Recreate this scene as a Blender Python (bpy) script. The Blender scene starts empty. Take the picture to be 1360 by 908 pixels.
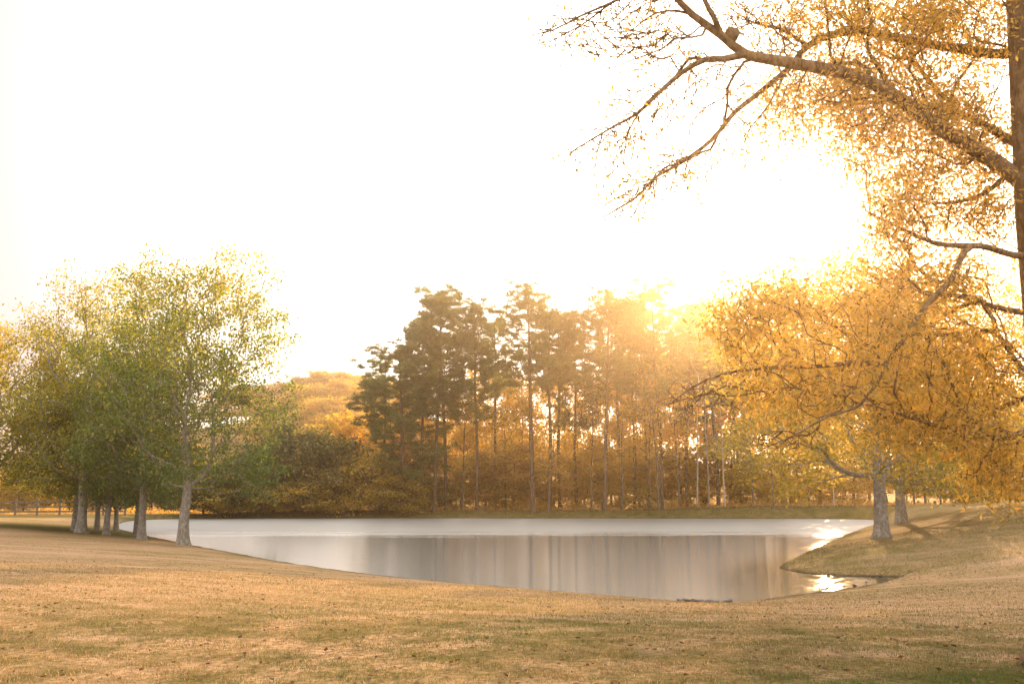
import bpy, math, random
import numpy as np
from mathutils import Vector
random.seed(7)
rng = np.random.default_rng(11)
R = math.radians
SC = bpy.context.scene
COL = SC.collection

# ------------------------------------------------------------------ camera, sky, sun, exposure
F_PX = 1322.0                      # focal length in pixels of the 1360 x 908 photograph
PITCH = math.atan(196.0 / F_PX)
EYE = 2.5                          # metres above the pond
cam = bpy.data.cameras.new('camera'); cam.sensor_width = 36; cam.lens = 36 * F_PX / 1360
cam.clip_end = 5000; cam.clip_start = 0.05
co = bpy.data.objects.new('camera', cam); COL.objects.link(co)
co.location = (0, 0, EYE); co.rotation_euler = (math.pi / 2 + PITCH, 0, 0)
SC.camera = co

def ray(px, py):
    u = (px - 680.0) / F_PX; v = (454.0 - py) / F_PX
    return np.array([u, math.cos(PITCH) - v * math.sin(PITCH), math.sin(PITCH) + v * math.cos(PITCH)])
def at(px, py, d):
    r = ray(px, py); r = r * (d / r[1]); return np.array([r[0], r[1], r[2] + EYE])
def shore_at(px, py):
    r = ray(px, py); s = -EYE / r[2]; return (r[0] * s, r[1] * s)

sd = ray(1092, 285); sd = sd / np.linalg.norm(sd)
SUN_EL = math.asin(sd[2]); SUN_AZ = math.atan2(sd[0], sd[1])      # azimuth from +Y towards +X
EXPOSURE = 1.4
SC.view_settings.view_transform = 'Standard'; SC.view_settings.look = 'None'
SC.view_settings.gamma = 1; SC.view_settings.exposure = EXPOSURE
w = bpy.data.worlds.new("World"); SC.world = w; w.use_nodes = True
nt = w.node_tree; bg = nt.nodes['Background']
sky = nt.nodes.new('ShaderNodeTexSky'); sky.sky_type = 'NISHITA'; sky.sun_disc = False
sky.sun_elevation = SUN_EL; sky.sun_rotation = SUN_AZ; sky.air_density = 1.0; sky.dust_density = 3.0; sky.ozone_density = 1.0
SKY_STR = 0.15
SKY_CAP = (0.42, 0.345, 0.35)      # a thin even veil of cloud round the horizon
SKY_HIGH = (.86, .81, .74)         # brightness added out of view, overhead and behind the camera, to light the ground
mn = nt.nodes.new('ShaderNodeMix'); mn.data_type = 'RGBA'; mn.blend_type = 'DARKEN'; mn.inputs[0].default_value = 1
g = nt.nodes.new('ShaderNodeMix'); g.data_type = 'RGBA'; g.blend_type = 'MULTIPLY'; g.inputs[0].default_value = 1
g.clamp_result = False
nt.links.new(sky.outputs[0], g.inputs[6]); g.inputs[7].default_value = (12, 12, 12, 1)
nt.links.new(g.outputs[2], mn.inputs[6])
tcw = nt.nodes.new('ShaderNodeTexCoord'); sxw = nt.nodes.new('ShaderNodeSeparateXYZ'); nt.links.new(tcw.outputs['Generated'], sxw.inputs[0])
def mrw(o, a, b_):
    k = nt.nodes.new('ShaderNodeMapRange'); k.interpolation_type = 'SMOOTHSTEP'
    for i, v in zip(range(1, 5), (a, b_, 0, 1)): k.inputs[i].default_value = v
    nt.links.new(o, k.inputs[0]); return k.outputs[0]
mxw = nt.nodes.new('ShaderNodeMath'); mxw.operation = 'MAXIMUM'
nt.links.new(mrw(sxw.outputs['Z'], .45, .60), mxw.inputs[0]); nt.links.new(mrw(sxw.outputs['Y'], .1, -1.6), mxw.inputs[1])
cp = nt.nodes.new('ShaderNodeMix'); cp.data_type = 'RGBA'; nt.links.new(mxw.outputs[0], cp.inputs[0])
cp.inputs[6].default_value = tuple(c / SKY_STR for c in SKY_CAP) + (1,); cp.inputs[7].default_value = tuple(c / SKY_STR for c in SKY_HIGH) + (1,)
# the bright aureole of the low sun
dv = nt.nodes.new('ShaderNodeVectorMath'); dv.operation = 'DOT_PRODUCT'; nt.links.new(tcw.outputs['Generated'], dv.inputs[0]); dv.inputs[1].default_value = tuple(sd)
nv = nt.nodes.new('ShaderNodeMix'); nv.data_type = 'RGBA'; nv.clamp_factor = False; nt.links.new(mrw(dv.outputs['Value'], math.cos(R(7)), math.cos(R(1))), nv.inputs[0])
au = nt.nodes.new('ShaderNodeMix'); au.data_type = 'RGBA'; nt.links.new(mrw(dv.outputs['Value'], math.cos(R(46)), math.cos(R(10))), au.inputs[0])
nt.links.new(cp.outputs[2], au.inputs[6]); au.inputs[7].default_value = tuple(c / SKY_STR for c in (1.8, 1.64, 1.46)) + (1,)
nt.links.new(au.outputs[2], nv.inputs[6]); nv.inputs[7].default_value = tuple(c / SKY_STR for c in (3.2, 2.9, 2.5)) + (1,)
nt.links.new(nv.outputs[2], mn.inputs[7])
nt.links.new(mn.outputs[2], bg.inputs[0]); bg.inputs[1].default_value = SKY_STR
sl = bpy.data.lights.new('sun', 'SUN'); sl.energy = 5.0; sl.angle = R(0.5); sl.color = (1.0, 0.62, 0.30)
so = bpy.data.objects.new('sun', sl); COL.objects.link(so)
so.rotation_euler = Vector((-sd[0], -sd[1], -sd[2])).to_track_quat('-Z', 'Y').to_euler()
SC.cycles.use_denoising = True
try: SC.cycles.denoiser = 'OPENIMAGEDENOISE'
except Exception: pass
SC.cycles.max_bounces = 6; SC.cycles.diffuse_bounces = 3; SC.cycles.glossy_bounces = 3
SC.cycles.transmission_bounces = 3; SC.cycles.volume_bounces = 0; SC.cycles.transparent_max_bounces = 8
SC.cycles.caustics_reflective = False; SC.cycles.caustics_refractive = False
SC.cycles.sample_clamp_indirect = 4.0
HAZE_DENSITY = 0.0009; HAZE_G = 0.88; HAZE_COLOR = (1.0, 0.80, 0.55, 1)

# ------------------------------------------------------------------ helpers
def tag(o, label=None, cat=None, group=None, kind=None):
    if label: o['label'] = label
    if cat: o['category'] = cat
    if group: o['group'] = group
    if kind: o['kind'] = kind
    return o
def mesh(name, V, F, smooth=False, attrs=None, uvl=None):
    V = np.asarray(V, dtype=np.float32); me = bpy.data.meshes.new(name)
    if isinstance(F, np.ndarray): groups = [F]
    else: groups = [np.asarray(f, dtype=np.int32) for f in F if len(f)]
    n = sum(len(f) for f in groups); nl = sum(f.size for f in groups)
    me.vertices.add(len(V)); me.vertices.foreach_set('co', V.ravel())
    me.loops.add(nl); me.loops.foreach_set('vertex_index', np.concatenate([f.ravel() for f in groups]).astype(np.int32))
    me.polygons.add(n)
    tot = np.concatenate([np.full(len(f), f.shape[1], dtype=np.int32) for f in groups])
    st = np.concatenate([[0], np.cumsum(tot)[:-1]]).astype(np.int32)
    me.polygons.foreach_set('loop_start', st)
    try: me.polygons.foreach_set('loop_total', tot)
    except Exception: pass
    me.update(calc_edges=True); me.validate()
    if smooth: me.polygons.foreach_set('use_smooth', np.ones(len(me.polygons), dtype=bool))
    if attrs:
        for k, (dom, a) in attrs.items():
            at_ = me.attributes.new(k, 'FLOAT', dom); at_.data.foreach_set('value', np.asarray(a, dtype=np.float32))
    return me
def link(name, me, mat=None, parent=None, loc=(0, 0, 0)):
    if mat is not None and len(me.materials) == 0: me.materials.append(mat)
    o = bpy.data.objects.new(name, me); COL.objects.link(o); o.location = loc
    if parent is not None: o.parent = parent
    return o
def empty(name, loc, rz=0, sc=(1, 1, 1)):
    o = bpy.data.objects.new(name, None); COL.objects.link(o); o.location = loc; o.rotation_euler = (0, 0, rz); o.scale = sc
    o.empty_display_size = 0.3
    return o
def ss(t):
    t = np.clip(t, 0, 1); return t * t * (3 - 2 * t)
_ph = rng.uniform(0, 6.28, (60, 2)); _dr = rng.uniform(0, 6.28, 60)
def noise(x, y, scale, k0=0, n=6):
    o = 0; 
    for i in range(n):
        a = _dr[(k0 + i) % 60]; f = (1 + 0.37 * i) / scale
        o = o + np.sin((x * math.cos(a) + y * math.sin(a)) * f * 2.2 + _ph[(k0 + i) % 60, 0]) / (1 + 0.25 * i)
    return o / n * 1.6

# ------------------------------------------------------------------ materials
def newmat(name):
    m = bpy.data.materials.new(name); m.use_nodes = True; t = m.node_tree
    return m, t, t.nodes['Principled BSDF'], t.nodes['Material Output']
def N(t, typ, **kw):
    n = t.nodes.new(typ)
    for k, v in kw.items(): setattr(n, k, v)
    return n
def ramp(t, stops, inp, interp='LINEAR'):
    r = N(t, 'ShaderNodeValToRGB'); r.color_ramp.interpolation = interp
    el = r.color_ramp.elements
    while len(el) < len(stops): el.new(0.5)
    for e, (p, c) in zip(el, stops): e.position = p; e.color = (*c, 1)
    t.links.new(inp, r.inputs[0]); return r
def noisen(t, vec, scale, detail=6, rough=0.6, dist=0):
    n = N(t, 'ShaderNodeTexNoise'); n.inputs['Scale'].default_value = scale; n.inputs['Detail'].default_value = detail
    n.inputs['Roughness'].default_value = rough; n.inputs['Distortion'].default_value = dist
    if vec is not None: t.links.new(vec, n.inputs['Vector'])
    return n
def mixc(t, a, b, f, mode='MIX'):
    m = N(t, 'ShaderNodeMix', data_type='RGBA', blend_type=mode)
    for s, v in ((0, f), (6, a), (7, b)):
        if isinstance(v, (int, float)): m.inputs[s].default_value = v
        elif isinstance(v, tuple): m.inputs[s].default_value = (*v, 1)
        else: t.links.new(v, m.inputs[s])
    return m.outputs[2]
def mathn(t, op, a, b=0.0, clamp=False):
    m = N(t, 'ShaderNodeMath', operation=op); m.use_clamp = clamp
    for i, v in enumerate((a, b)):
        if isinstance(v, (int, float)): m.inputs[i].default_value = v
        else: t.links.new(v, m.inputs[i])
    return m.outputs[0]
def bump(t, h, strength, dist, bsdf):
    b = N(t, 'ShaderNodeBump'); b.inputs['Strength'].default_value = strength; b.inputs['Distance'].default_value = dist
    t.links.new(h, b.inputs['Height']); t.links.new(b.outputs[0], bsdf.inputs['Normal']); return b

def bark_mat(name, dark, light, patch, scale=6, bumpd=0.03, patch_amt=0.5):
    m, t, b, out = newmat(name)
    tc = N(t, 'ShaderNodeTexCoord'); mp = N(t, 'ShaderNodeMapping'); mp.inputs['Scale'].default_value = (1, 1, 0.25)
    t.links.new(tc.outputs['Object'], mp.inputs[0])
    n1 = noisen(t, mp.outputs[0], scale, 8, 0.7, 0.4)
    c = ramp(t, [(0.35, dark), (0.65, light)], n1.outputs[0]).outputs[0]
    n2 = noisen(t, tc.outputs['Object'], scale * 0.45, 5, 0.65)
    pm = ramp(t, [(0.52, (0, 0, 0)), (0.6, (1, 1, 1))], n2.outputs[0]).outputs[0]
    pf = mathn(t, 'MULTIPLY', pm, patch_amt)
    c = mixc(t, c, patch, pf)
    t.links.new(c, b.inputs['Base Color']); b.inputs['Roughness'].default_value = 0.95
    b.inputs['Specular IOR Level'].default_value = 0.15
    bump(t, n1.outputs[0], 0.9, bumpd, b)
    return m
def leaf_mat(name, stops, trans=0.5, tboost=1.5, rough=0.6, gloss=0.05):
    m, t, b, out = newmat(name)
    t.nodes.remove(b)
    a = N(t, 'ShaderNodeAttribute', attribute_name='rnd')
    oi = N(t, 'ShaderNodeObjectInfo')
    s = mathn(t, 'ADD', a.outputs['Fac'], mathn(t, 'MULTIPLY', mathn(t, 'SUBTRACT', oi.outputs['Random'], 0.5), 0.22), True)
    c = ramp(t, stops, s).outputs[0]
    d = N(t, 'ShaderNodeBsdfDiffuse'); t.links.new(c, d.inputs[0])
    tr = N(t, 'ShaderNodeBsdfTranslucent')
    tc = mixc(t, c, (tboost, tboost, tboost * 0.7), 1.0, 'MULTIPLY'); t.links.new(tc, tr.inputs[0])
    mx = N(t, 'ShaderNodeMixShader'); mx.inputs[0].default_value = trans
    t.links.new(d.outputs[0], mx.inputs[1]); t.links.new(tr.outputs[0], mx.inputs[2])
    gl = N(t, 'ShaderNodeBsdfGlossy'); gl.inputs['Roughness'].default_value = rough; gl.inputs[0].default_value = (.8, .8, .8, 1)
    m2 = N(t, 'ShaderNodeMixShader'); m2.inputs[0].default_value = gloss
    t.links.new(mx.outputs[0], m2.inputs[1]); t.links.new(gl.outputs[0], m2.inputs[2])
    t.links.new(m2.outputs[0], out.inputs[0])
    return m
M = {}
M['oak_bark'] = bark_mat('pale_oak_bark', (.16, .14, .115), (.34, .31, .27), (.46, .46, .42), 16, .03, .5)
M['near_bark'] = bark_mat('brown_oak_bark', (.09, .055, .03), (.27, .175, .095), (.34, .27, .18), 22, .02, .3)
M['pine_bark'] = bark_mat('pine_bark', (.05, .035, .025), (.16, .11, .08), (.2, .15, .12), 5, .04, .3)
M['pale_bark'] = bark_mat('pale_birch_bark', (.3, .26, .21), (.5, .46, .4), (.6, .58, .54), 5, .02, .5)
M['grey_bark'] = bark_mat('grey_bark', (.07, .055, .04), (.2, .16, .12), (.3, .27, .23), 5, .03, .4)
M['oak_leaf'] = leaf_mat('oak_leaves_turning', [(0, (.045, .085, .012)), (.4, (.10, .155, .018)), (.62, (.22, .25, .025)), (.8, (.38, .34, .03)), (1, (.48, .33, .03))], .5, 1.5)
M['yellow_leaf'] = leaf_mat('yellow_oak_leaves', [(0, (.10, .12, .015)), (.35, (.24, .25, .02)), (.65, (.42, .35, .03)), (1, (.52, .35, .04))], .5, 1.5)
M['near_leaf'] = leaf_mat('bronze_oak_leaves', [(0, (.12, .10, .02)), (.4, (.34, .215, .04)), (.75, (.50, .31, .06)), (1, (.58, .29, .07))], .55, 1.6)
M['right_leaf'] = leaf_mat('olive_gold_oak_leaves', [(0, (.12, .12, .02)), (.4, (.29, .23, .035)), (.7, (.48, .335, .05)), (1, (.56, .33, .06))], .55, 1.7)
M['gold_leaf'] = leaf_mat('gold_woodland_leaves', [(0, (.16, .13, .02)), (.35, (.46, .30, .03)), (.7, (.56, .36, .04)), (1, (.58, .29, .05))], .55, 1.5)
M['rust_leaf'] = leaf_mat('rusty_woodland_leaves', [(0, (.14, .09, .03)), (.5, (.38, .21, .05)), (1, (.56, .34, .08))], .55, 1.6)
M['bush_leaf'] = leaf_mat('dark_shrub_leaves', [(0, (.035, .045, .012)), (.5, (.10, .10, .02)), (.8, (.28, .20, .03)), (1, (.45, .26, .04))], .45, 1.4)
M['needle'] = leaf_mat('pine_needles', [(0, (.035, .055, .012)), (.5, (.075, .10, .018)), (1, (.19, .18, .025))], .5, 1.7)
M['blade'] = leaf_mat('dormant_grass_blades', [(0, (.06, .10, .012)), (.25, (.15, .125, .035)), (.5, (.27, .175, .075)), (.75, (.43, .285, .145)), (1, (.62, .48, .30))], .35, 1.2)
M['bankgrass'] = leaf_mat('bank_grass_blades', [(0, (.03, .04, .008)), (.6, (.09, .08, .018)), (1, (.2, .15, .05))], .4, 1.3)
M['fallen'] = leaf_mat('fallen_leaf', [(0, (.05, .03, .015)), (.6, (.16, .08, .03)), (1, (.30, .2, .11))], .2, 1.0)

# ------------------------------------------------------------------ terrain
SH = [shore_at(*p) for p in [(150, 700), (200, 712), (250, 722), (350, 741), (450, 757), (550, 768.5), (650, 777.5), (750, 785),
      (850, 794), (910, 799), (950, 801), (985, 799), (1040, 792), (1105, 783), (1160, 775), (1203, 768.5), (1190, 765.5), (1130, 765),
      (1080, 763), (1040, 757), (1034, 752.5), (1050, 744), (1085, 729), (1120, 713), (1150, 702), (1172, 695), (1172, 690), (1120, 688.6),
      (900, 688.2), (600, 687.5), (350, 687.8), (240, 688.6), (185, 690), (160, 693)]]
def chaikin(p, it=2):
    p = np.array(p)
    for _ in range(it):
        q = np.roll(p, -1, 0); p = np.stack([p * .75 + q * .25, p * .25 + q * .75], 1).reshape(-1, 2)
    return p
SHP = chaikin(SH, 2)
def sdist(x, y):                      # > 0 on land
    x = np.asarray(x, float); y = np.asarray(y, float); sh = x.shape
    X = x.ravel(); Y = y.ravel(); D = np.full(X.shape, 1e9); ins = np.zeros(X.shape, bool)
    A = SHP; B = np.roll(SHP, -1, 0)
    for (ax, ay), (bx, by) in zip(A, B):
        ex, ey = bx - ax, by - ay; l2 = ex * ex + ey * ey + 1e-12
        t = np.clip(((X - ax) * ex + (Y - ay) * ey) / l2, 0, 1)
        D = np.minimum(D, (X - ax - t * ex) ** 2 + (Y - ay - t * ey) ** 2)
        c = (ay > Y) != (by > Y)
        if abs(ey) > 1e-9: ins ^= c & (X < ex * (Y - ay) / ey + ax)
    D = np.sqrt(D); return np.where(ins, -D, D).reshape(sh)
def gz(x, y):
    x = np.asarray(x, float); y = np.asarray(y, float)
    d = sdist(x, y)
    d = d + 0.10 * noise(x, y, 1.1, 7)
    far = ss((y - 66) / 10)
    pen = ss((x - 7.5) / 4) * ss((y - 26) / 3) * (1 - far)
    near = (1 - far) * (1 - pen)
    W = 14 * near + 9 * pen + 2.2 * far
    t = np.clip(d / W, 0, 1); prof = 1 - (1 - t) ** 1.6
    base = 0.95 * (1 - far) + 0.50 * far
    left = ss((-x - 16) / 14)
    base = base - 0.35 * left * ss((y - 58) / 20) + 0.10 * left * (1 - ss((y - 40) / 20))
    base = base + 0.75 * ss((x - 11) / 12) * ss((y - 26) / 18) * (1 - 0.6 * ss((y - 75) / 20))
    base = base + 0.05 * noise(x, y, 9, 20) * ss((d - 3) / 6) + 0.012 * noise(x, y, 2.0, 33) * ss(d / 3)
    lip = 0.14 * np.clip(d / 0.25, 0, 1) * (pen + far)
    z = base * prof + lip
    # woodland floor falls behind the dam, then the far ridge rises
    z = z - 0.5 * ss((y - 93) / 8) * far
    z = z + 19 * ss((y - 150) / 130) * np.exp(-((x + 45) / 85) ** 2) + 5 * ss((y - 130) / 200)
    return np.where(d < 0, np.maximum(-1.4, d * 0.28), z)
def gz1(x, y): return float(gz(np.array([x]), np.array([y]))[0])
def axis(lo, hi, c, fine, n_f, grow=1.045):
    a = [c]; s = fine
    while a[-1] < hi:
        if a[-1] - c > n_f: s *= grow
        a.append(a[-1] + s)
    b = [c]; s = fine
    while b[-1] > lo:
        if c - b[-1] > n_f: s *= grow
        b.append(b[-1] - s)
    return np.array(b[::-1][:-1] + a)
gx = axis(-700, 700, 0, 0.30, 26, 1.05); gy = axis(-200, 800, 30, 0.30, 26, 1.04)
GX, GY = np.meshgrid(gx, gy); GZ = gz(GX, GY)
nx, ny = len(gx), len(gy)
idx = np.arange(nx * ny).reshape(ny, nx)
Fg = np.stack([idx[:-1, :-1], idx[:-1, 1:], idx[1:, 1:], idx[1:, :-1]], -1).reshape(-1, 4)
Vg = np.stack([GX, GY, GZ], -1).reshape(-1, 3)
m, t, b, out = newmat('dormant_lawn')
geo = N(t, 'ShaderNodeNewGeometry'); pos = geo.outputs['Position']
mp = N(t, 'ShaderNodeMapping'); mp.inputs['Scale'].default_value = (1, 0.6, 1); t.links.new(pos, mp.inputs[0])
nA = noisen(t, mp.outputs[0], 0.16, 5, 0.6, 0.3); nB = noisen(t, pos, 1.3, 6, 0.65); nC = noisen(t, pos, 14, 5, 0.7); nD = noisen(t, pos, 60, 3, 0.7)
mp2 = N(t, 'ShaderNodeMapping'); mp2.inputs['Scale'].default_value = (0.12, 0.9, 1); mp2.inputs['Rotation'].default_value = (0, 0, -.25); t.links.new(pos, mp2.inputs[0])
nS = noisen(t, mp2.outputs[0], 1.1, 4, 0.6)
tan = ramp(t, [(.34, (.15, .085, .035)), (.5, (.38, .25, .14)), (.66, (.56, .385, .235))], nC.outputs[0]).outputs[0]
olive = ramp(t, [(.35, (.07, .068, .015)), (.65, (.18, .15, .04))], nC.outputs[0]).outputs[0]
fA = ramp(t, [(.44, (0, 0, 0)), (.66, (1, 1, 1))], nA.outputs[0]).outputs[0]
fB = ramp(t, [(.40, (0, 0, 0)), (.68, (1, 1, 1))], nB.outputs[0]).outputs[0]
f = mathn(t, 'MULTIPLY', mathn(t, 'ADD', mathn(t, 'MULTIPLY', fA, .6), mathn(t, 'MULTIPLY', fB, .35)), .9, True)
col = mixc(t, tan, olive, f)
col = mixc(t, col, (.56, .375, .27), mathn(t, 'MULTIPLY', ramp(t, [(.48, (0, 0, 0)), (.68, (1, 1, 1))], nS.outputs[0]).outputs[0], .45))
# greener turf on the banks of the pond and by the right foreground
sx = N(t, 'ShaderNodeSeparateXYZ'); t.links.new(pos, sx.inputs[0])
def mr(inp, a, b_, c=0.0, d=1.0):
    k = N(t, 'ShaderNodeMapRange'); k.interpolation_type = 'SMOOTHSTEP'
    for i, v in zip(range(1, 5), (a, b_, c, d)): k.inputs[i].default_value = v
    t.links.new(inp, k.inputs[0]); return k.outputs[0]
green = ramp(t, [(.3, (.035, .045, .008)), (.7, (.12, .105, .022))], nC.outputs[0]).outputs[0]  # kept dark so the colour takes in the shade on the dam's face
fw = mathn(t, 'MULTIPLY', mr(sx.outputs['Y'], 74, 84), mr(sx.outputs['Y'], 110, 89))
fw = mathn(t, 'MULTIPLY', fw, .8)
fp = mathn(t, 'MULTIPLY', mathn(t, 'MULTIPLY', mr(sx.outputs['X'], 6, 12), mr(sx.outputs['Y'], 27, 34)), .55)
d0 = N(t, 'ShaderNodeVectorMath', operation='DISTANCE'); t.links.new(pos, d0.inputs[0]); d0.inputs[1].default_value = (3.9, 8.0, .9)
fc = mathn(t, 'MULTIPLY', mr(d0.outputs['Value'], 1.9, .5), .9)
d1 = N(t, 'ShaderNodeVectorMath', operation='DISTANCE'); t.links.new(pos, d1.inputs[0]); d1.inputs[1].default_value = (-21, 58, .6)
fn_ = mathn(t, 'MULTIPLY', mr(sx.outputs['Y'], 17, 10), mathn(t, 'MULTIPLY', ramp(t, [(.40, (0, 0, 0)), (.62, (1, 1, 1))], nB.outputs[0]).outputs[0], .75))  # olive mottling across the near lawn, partly standing in for shade
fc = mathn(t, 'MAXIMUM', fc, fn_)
fl = mathn(t, 'MULTIPLY', mr(d1.outputs['Value'], 14, 6), .9)
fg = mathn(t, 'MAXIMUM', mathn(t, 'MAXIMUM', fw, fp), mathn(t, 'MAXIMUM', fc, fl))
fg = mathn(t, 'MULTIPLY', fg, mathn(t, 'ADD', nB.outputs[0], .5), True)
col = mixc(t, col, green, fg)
# wet dark soil at the waterline, mud below
wet = mr(sx.outputs['Z'], .09, .0); wet = mathn(t, 'MULTIPLY', wet, .85)
col = mixc(t, col, (.05, .038, .022), wet)
# leaf litter beyond the dam
lf = mathn(t, 'MULTIPLY', mr(sx.outputs['Y'], 91, 96), .85)
col = mixc(t, col, ramp(t, [(.35, (.10, .06, .025)), (.65, (.28, .17, .06))], nC.outputs[0]).outputs[0], lf)
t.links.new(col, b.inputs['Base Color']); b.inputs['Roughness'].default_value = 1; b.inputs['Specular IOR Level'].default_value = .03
hh = mathn(t, 'ADD', mathn(t, 'MULTIPLY', nC.outputs[0], 1.0), mathn(t, 'MULTIPLY', nD.outputs[0], .5))
hh = mathn(t, 'ADD', hh, mathn(t, 'MULTIPLY', nB.outputs[0], 1.5))
bump(t, hh, 1.0, .05, b)
M['lawn'] = m
ground = link('ground', mesh('ground', Vg, Fg, True), M['lawn']); tag(ground, kind='structure')
ground['label'] = 'dormant tan lawn and pond banks with olive patches'

# pond
m, t, b, out = newmat('pond_water')
geo = N(t, 'ShaderNodeNewGeometry'); sx = N(t, 'ShaderNodeSeparateXYZ'); t.links.new(geo.outputs['Position'], sx.inputs[0])
b.inputs['Base Color'].default_value = (.02, .02, .011, 1); b.inputs['IOR'].default_value = 2.8
wob = noisen(t, geo.outputs['Position'], .12, 3, .6)
mpy = N(t, 'ShaderNodeMapping'); mpy.inputs['Scale'].default_value = (.05, .5, 1); t.links.new(geo.outputs['Position'], mpy.inputs[0])
wb2 = noisen(t, mpy.outputs[0], 1.0, 4, .6)
yy = mathn(t, 'ADD', sx.outputs['Y'], mathn(t, 'MULTIPLY', mathn(t, 'SUBTRACT', wob.outputs[0], .5), 7))
yy = mathn(t, 'ADD', yy, mathn(t, 'MULTIPLY', mathn(t, 'SUBTRACT', wb2.outputs[0], .5), 26))
def mrr(inp, a, b_, c, d):
    k = N(t, 'ShaderNodeMapRange'); k.interpolation_type = 'SMOOTHSTEP'
    for i, v in zip(range(1, 5), (a, b_, c, d)): k.inputs[i].default_value = v
    t.links.new(inp, k.inputs[0]); return k.outputs[0]
rip = mrr(yy, 53.5, 63, 0, 1)       # breeze ruffles the far half, the near half lies calm
mpw = N(t, 'ShaderNodeMapping'); mpw.inputs['Scale'].default_value = (.45, 1, 1); t.links.new(geo.outputs['Position'], mpw.inputs[0])
w1 = noisen(t, mpw.outputs[0], 3.0, 3, .6); w2 = noisen(t, mpw.outputs[0], .9, 3, .5)
amp = mathn(t, 'ADD', mathn(t, 'MULTIPLY', rip, .05), .0018)
hw = mathn(t, 'MULTIPLY', mathn(t, 'ADD', mathn(t, 'MULTIPLY', w1.outputs[0], .5), w2.outputs[0]), amp)
bp = N(t, 'ShaderNodeBump'); bp.inputs['Strength'].default_value = 1; bp.inputs['Distance'].default_value = 1; t.links.new(hw, bp.inputs['Height'])
t.links.new(bp.outputs[0], b.inputs['Normal'])
# wavelets too small to model: their crests lie along X, so the gloss spreads along Y
tg = N(t, 'ShaderNodeCombineXYZ'); tg.inputs[1].default_value = 1.0; t.links.new(tg.outputs[0], b.inputs['Tangent'])
b.inputs['Anisotropic'].default_value = 1.0
rg = mathn(t, 'ADD', mathn(t, 'MULTIPLY', rip, .22), .138)
t.links.new(rg, b.inputs['Roughness'])
M['water'] = m
wx0, wx1 = SHP[:, 0].min() - 1, SHP[:, 0].max() + 1; wy0, wy1 = SHP[:, 1].min() - 1, SHP[:, 1].max() + 1
pond = link('pond_water', mesh('pond_water', [(wx0, wy0, 0), (wx1, wy0, 0), (wx1, wy1, 0), (wx0, wy1, 0)], np.array([[0, 1, 2, 3]])), M['water'])
tag(pond, kind='structure'); pond['label'] = 'pond reflecting the trees, ruffled along the far half'

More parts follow.
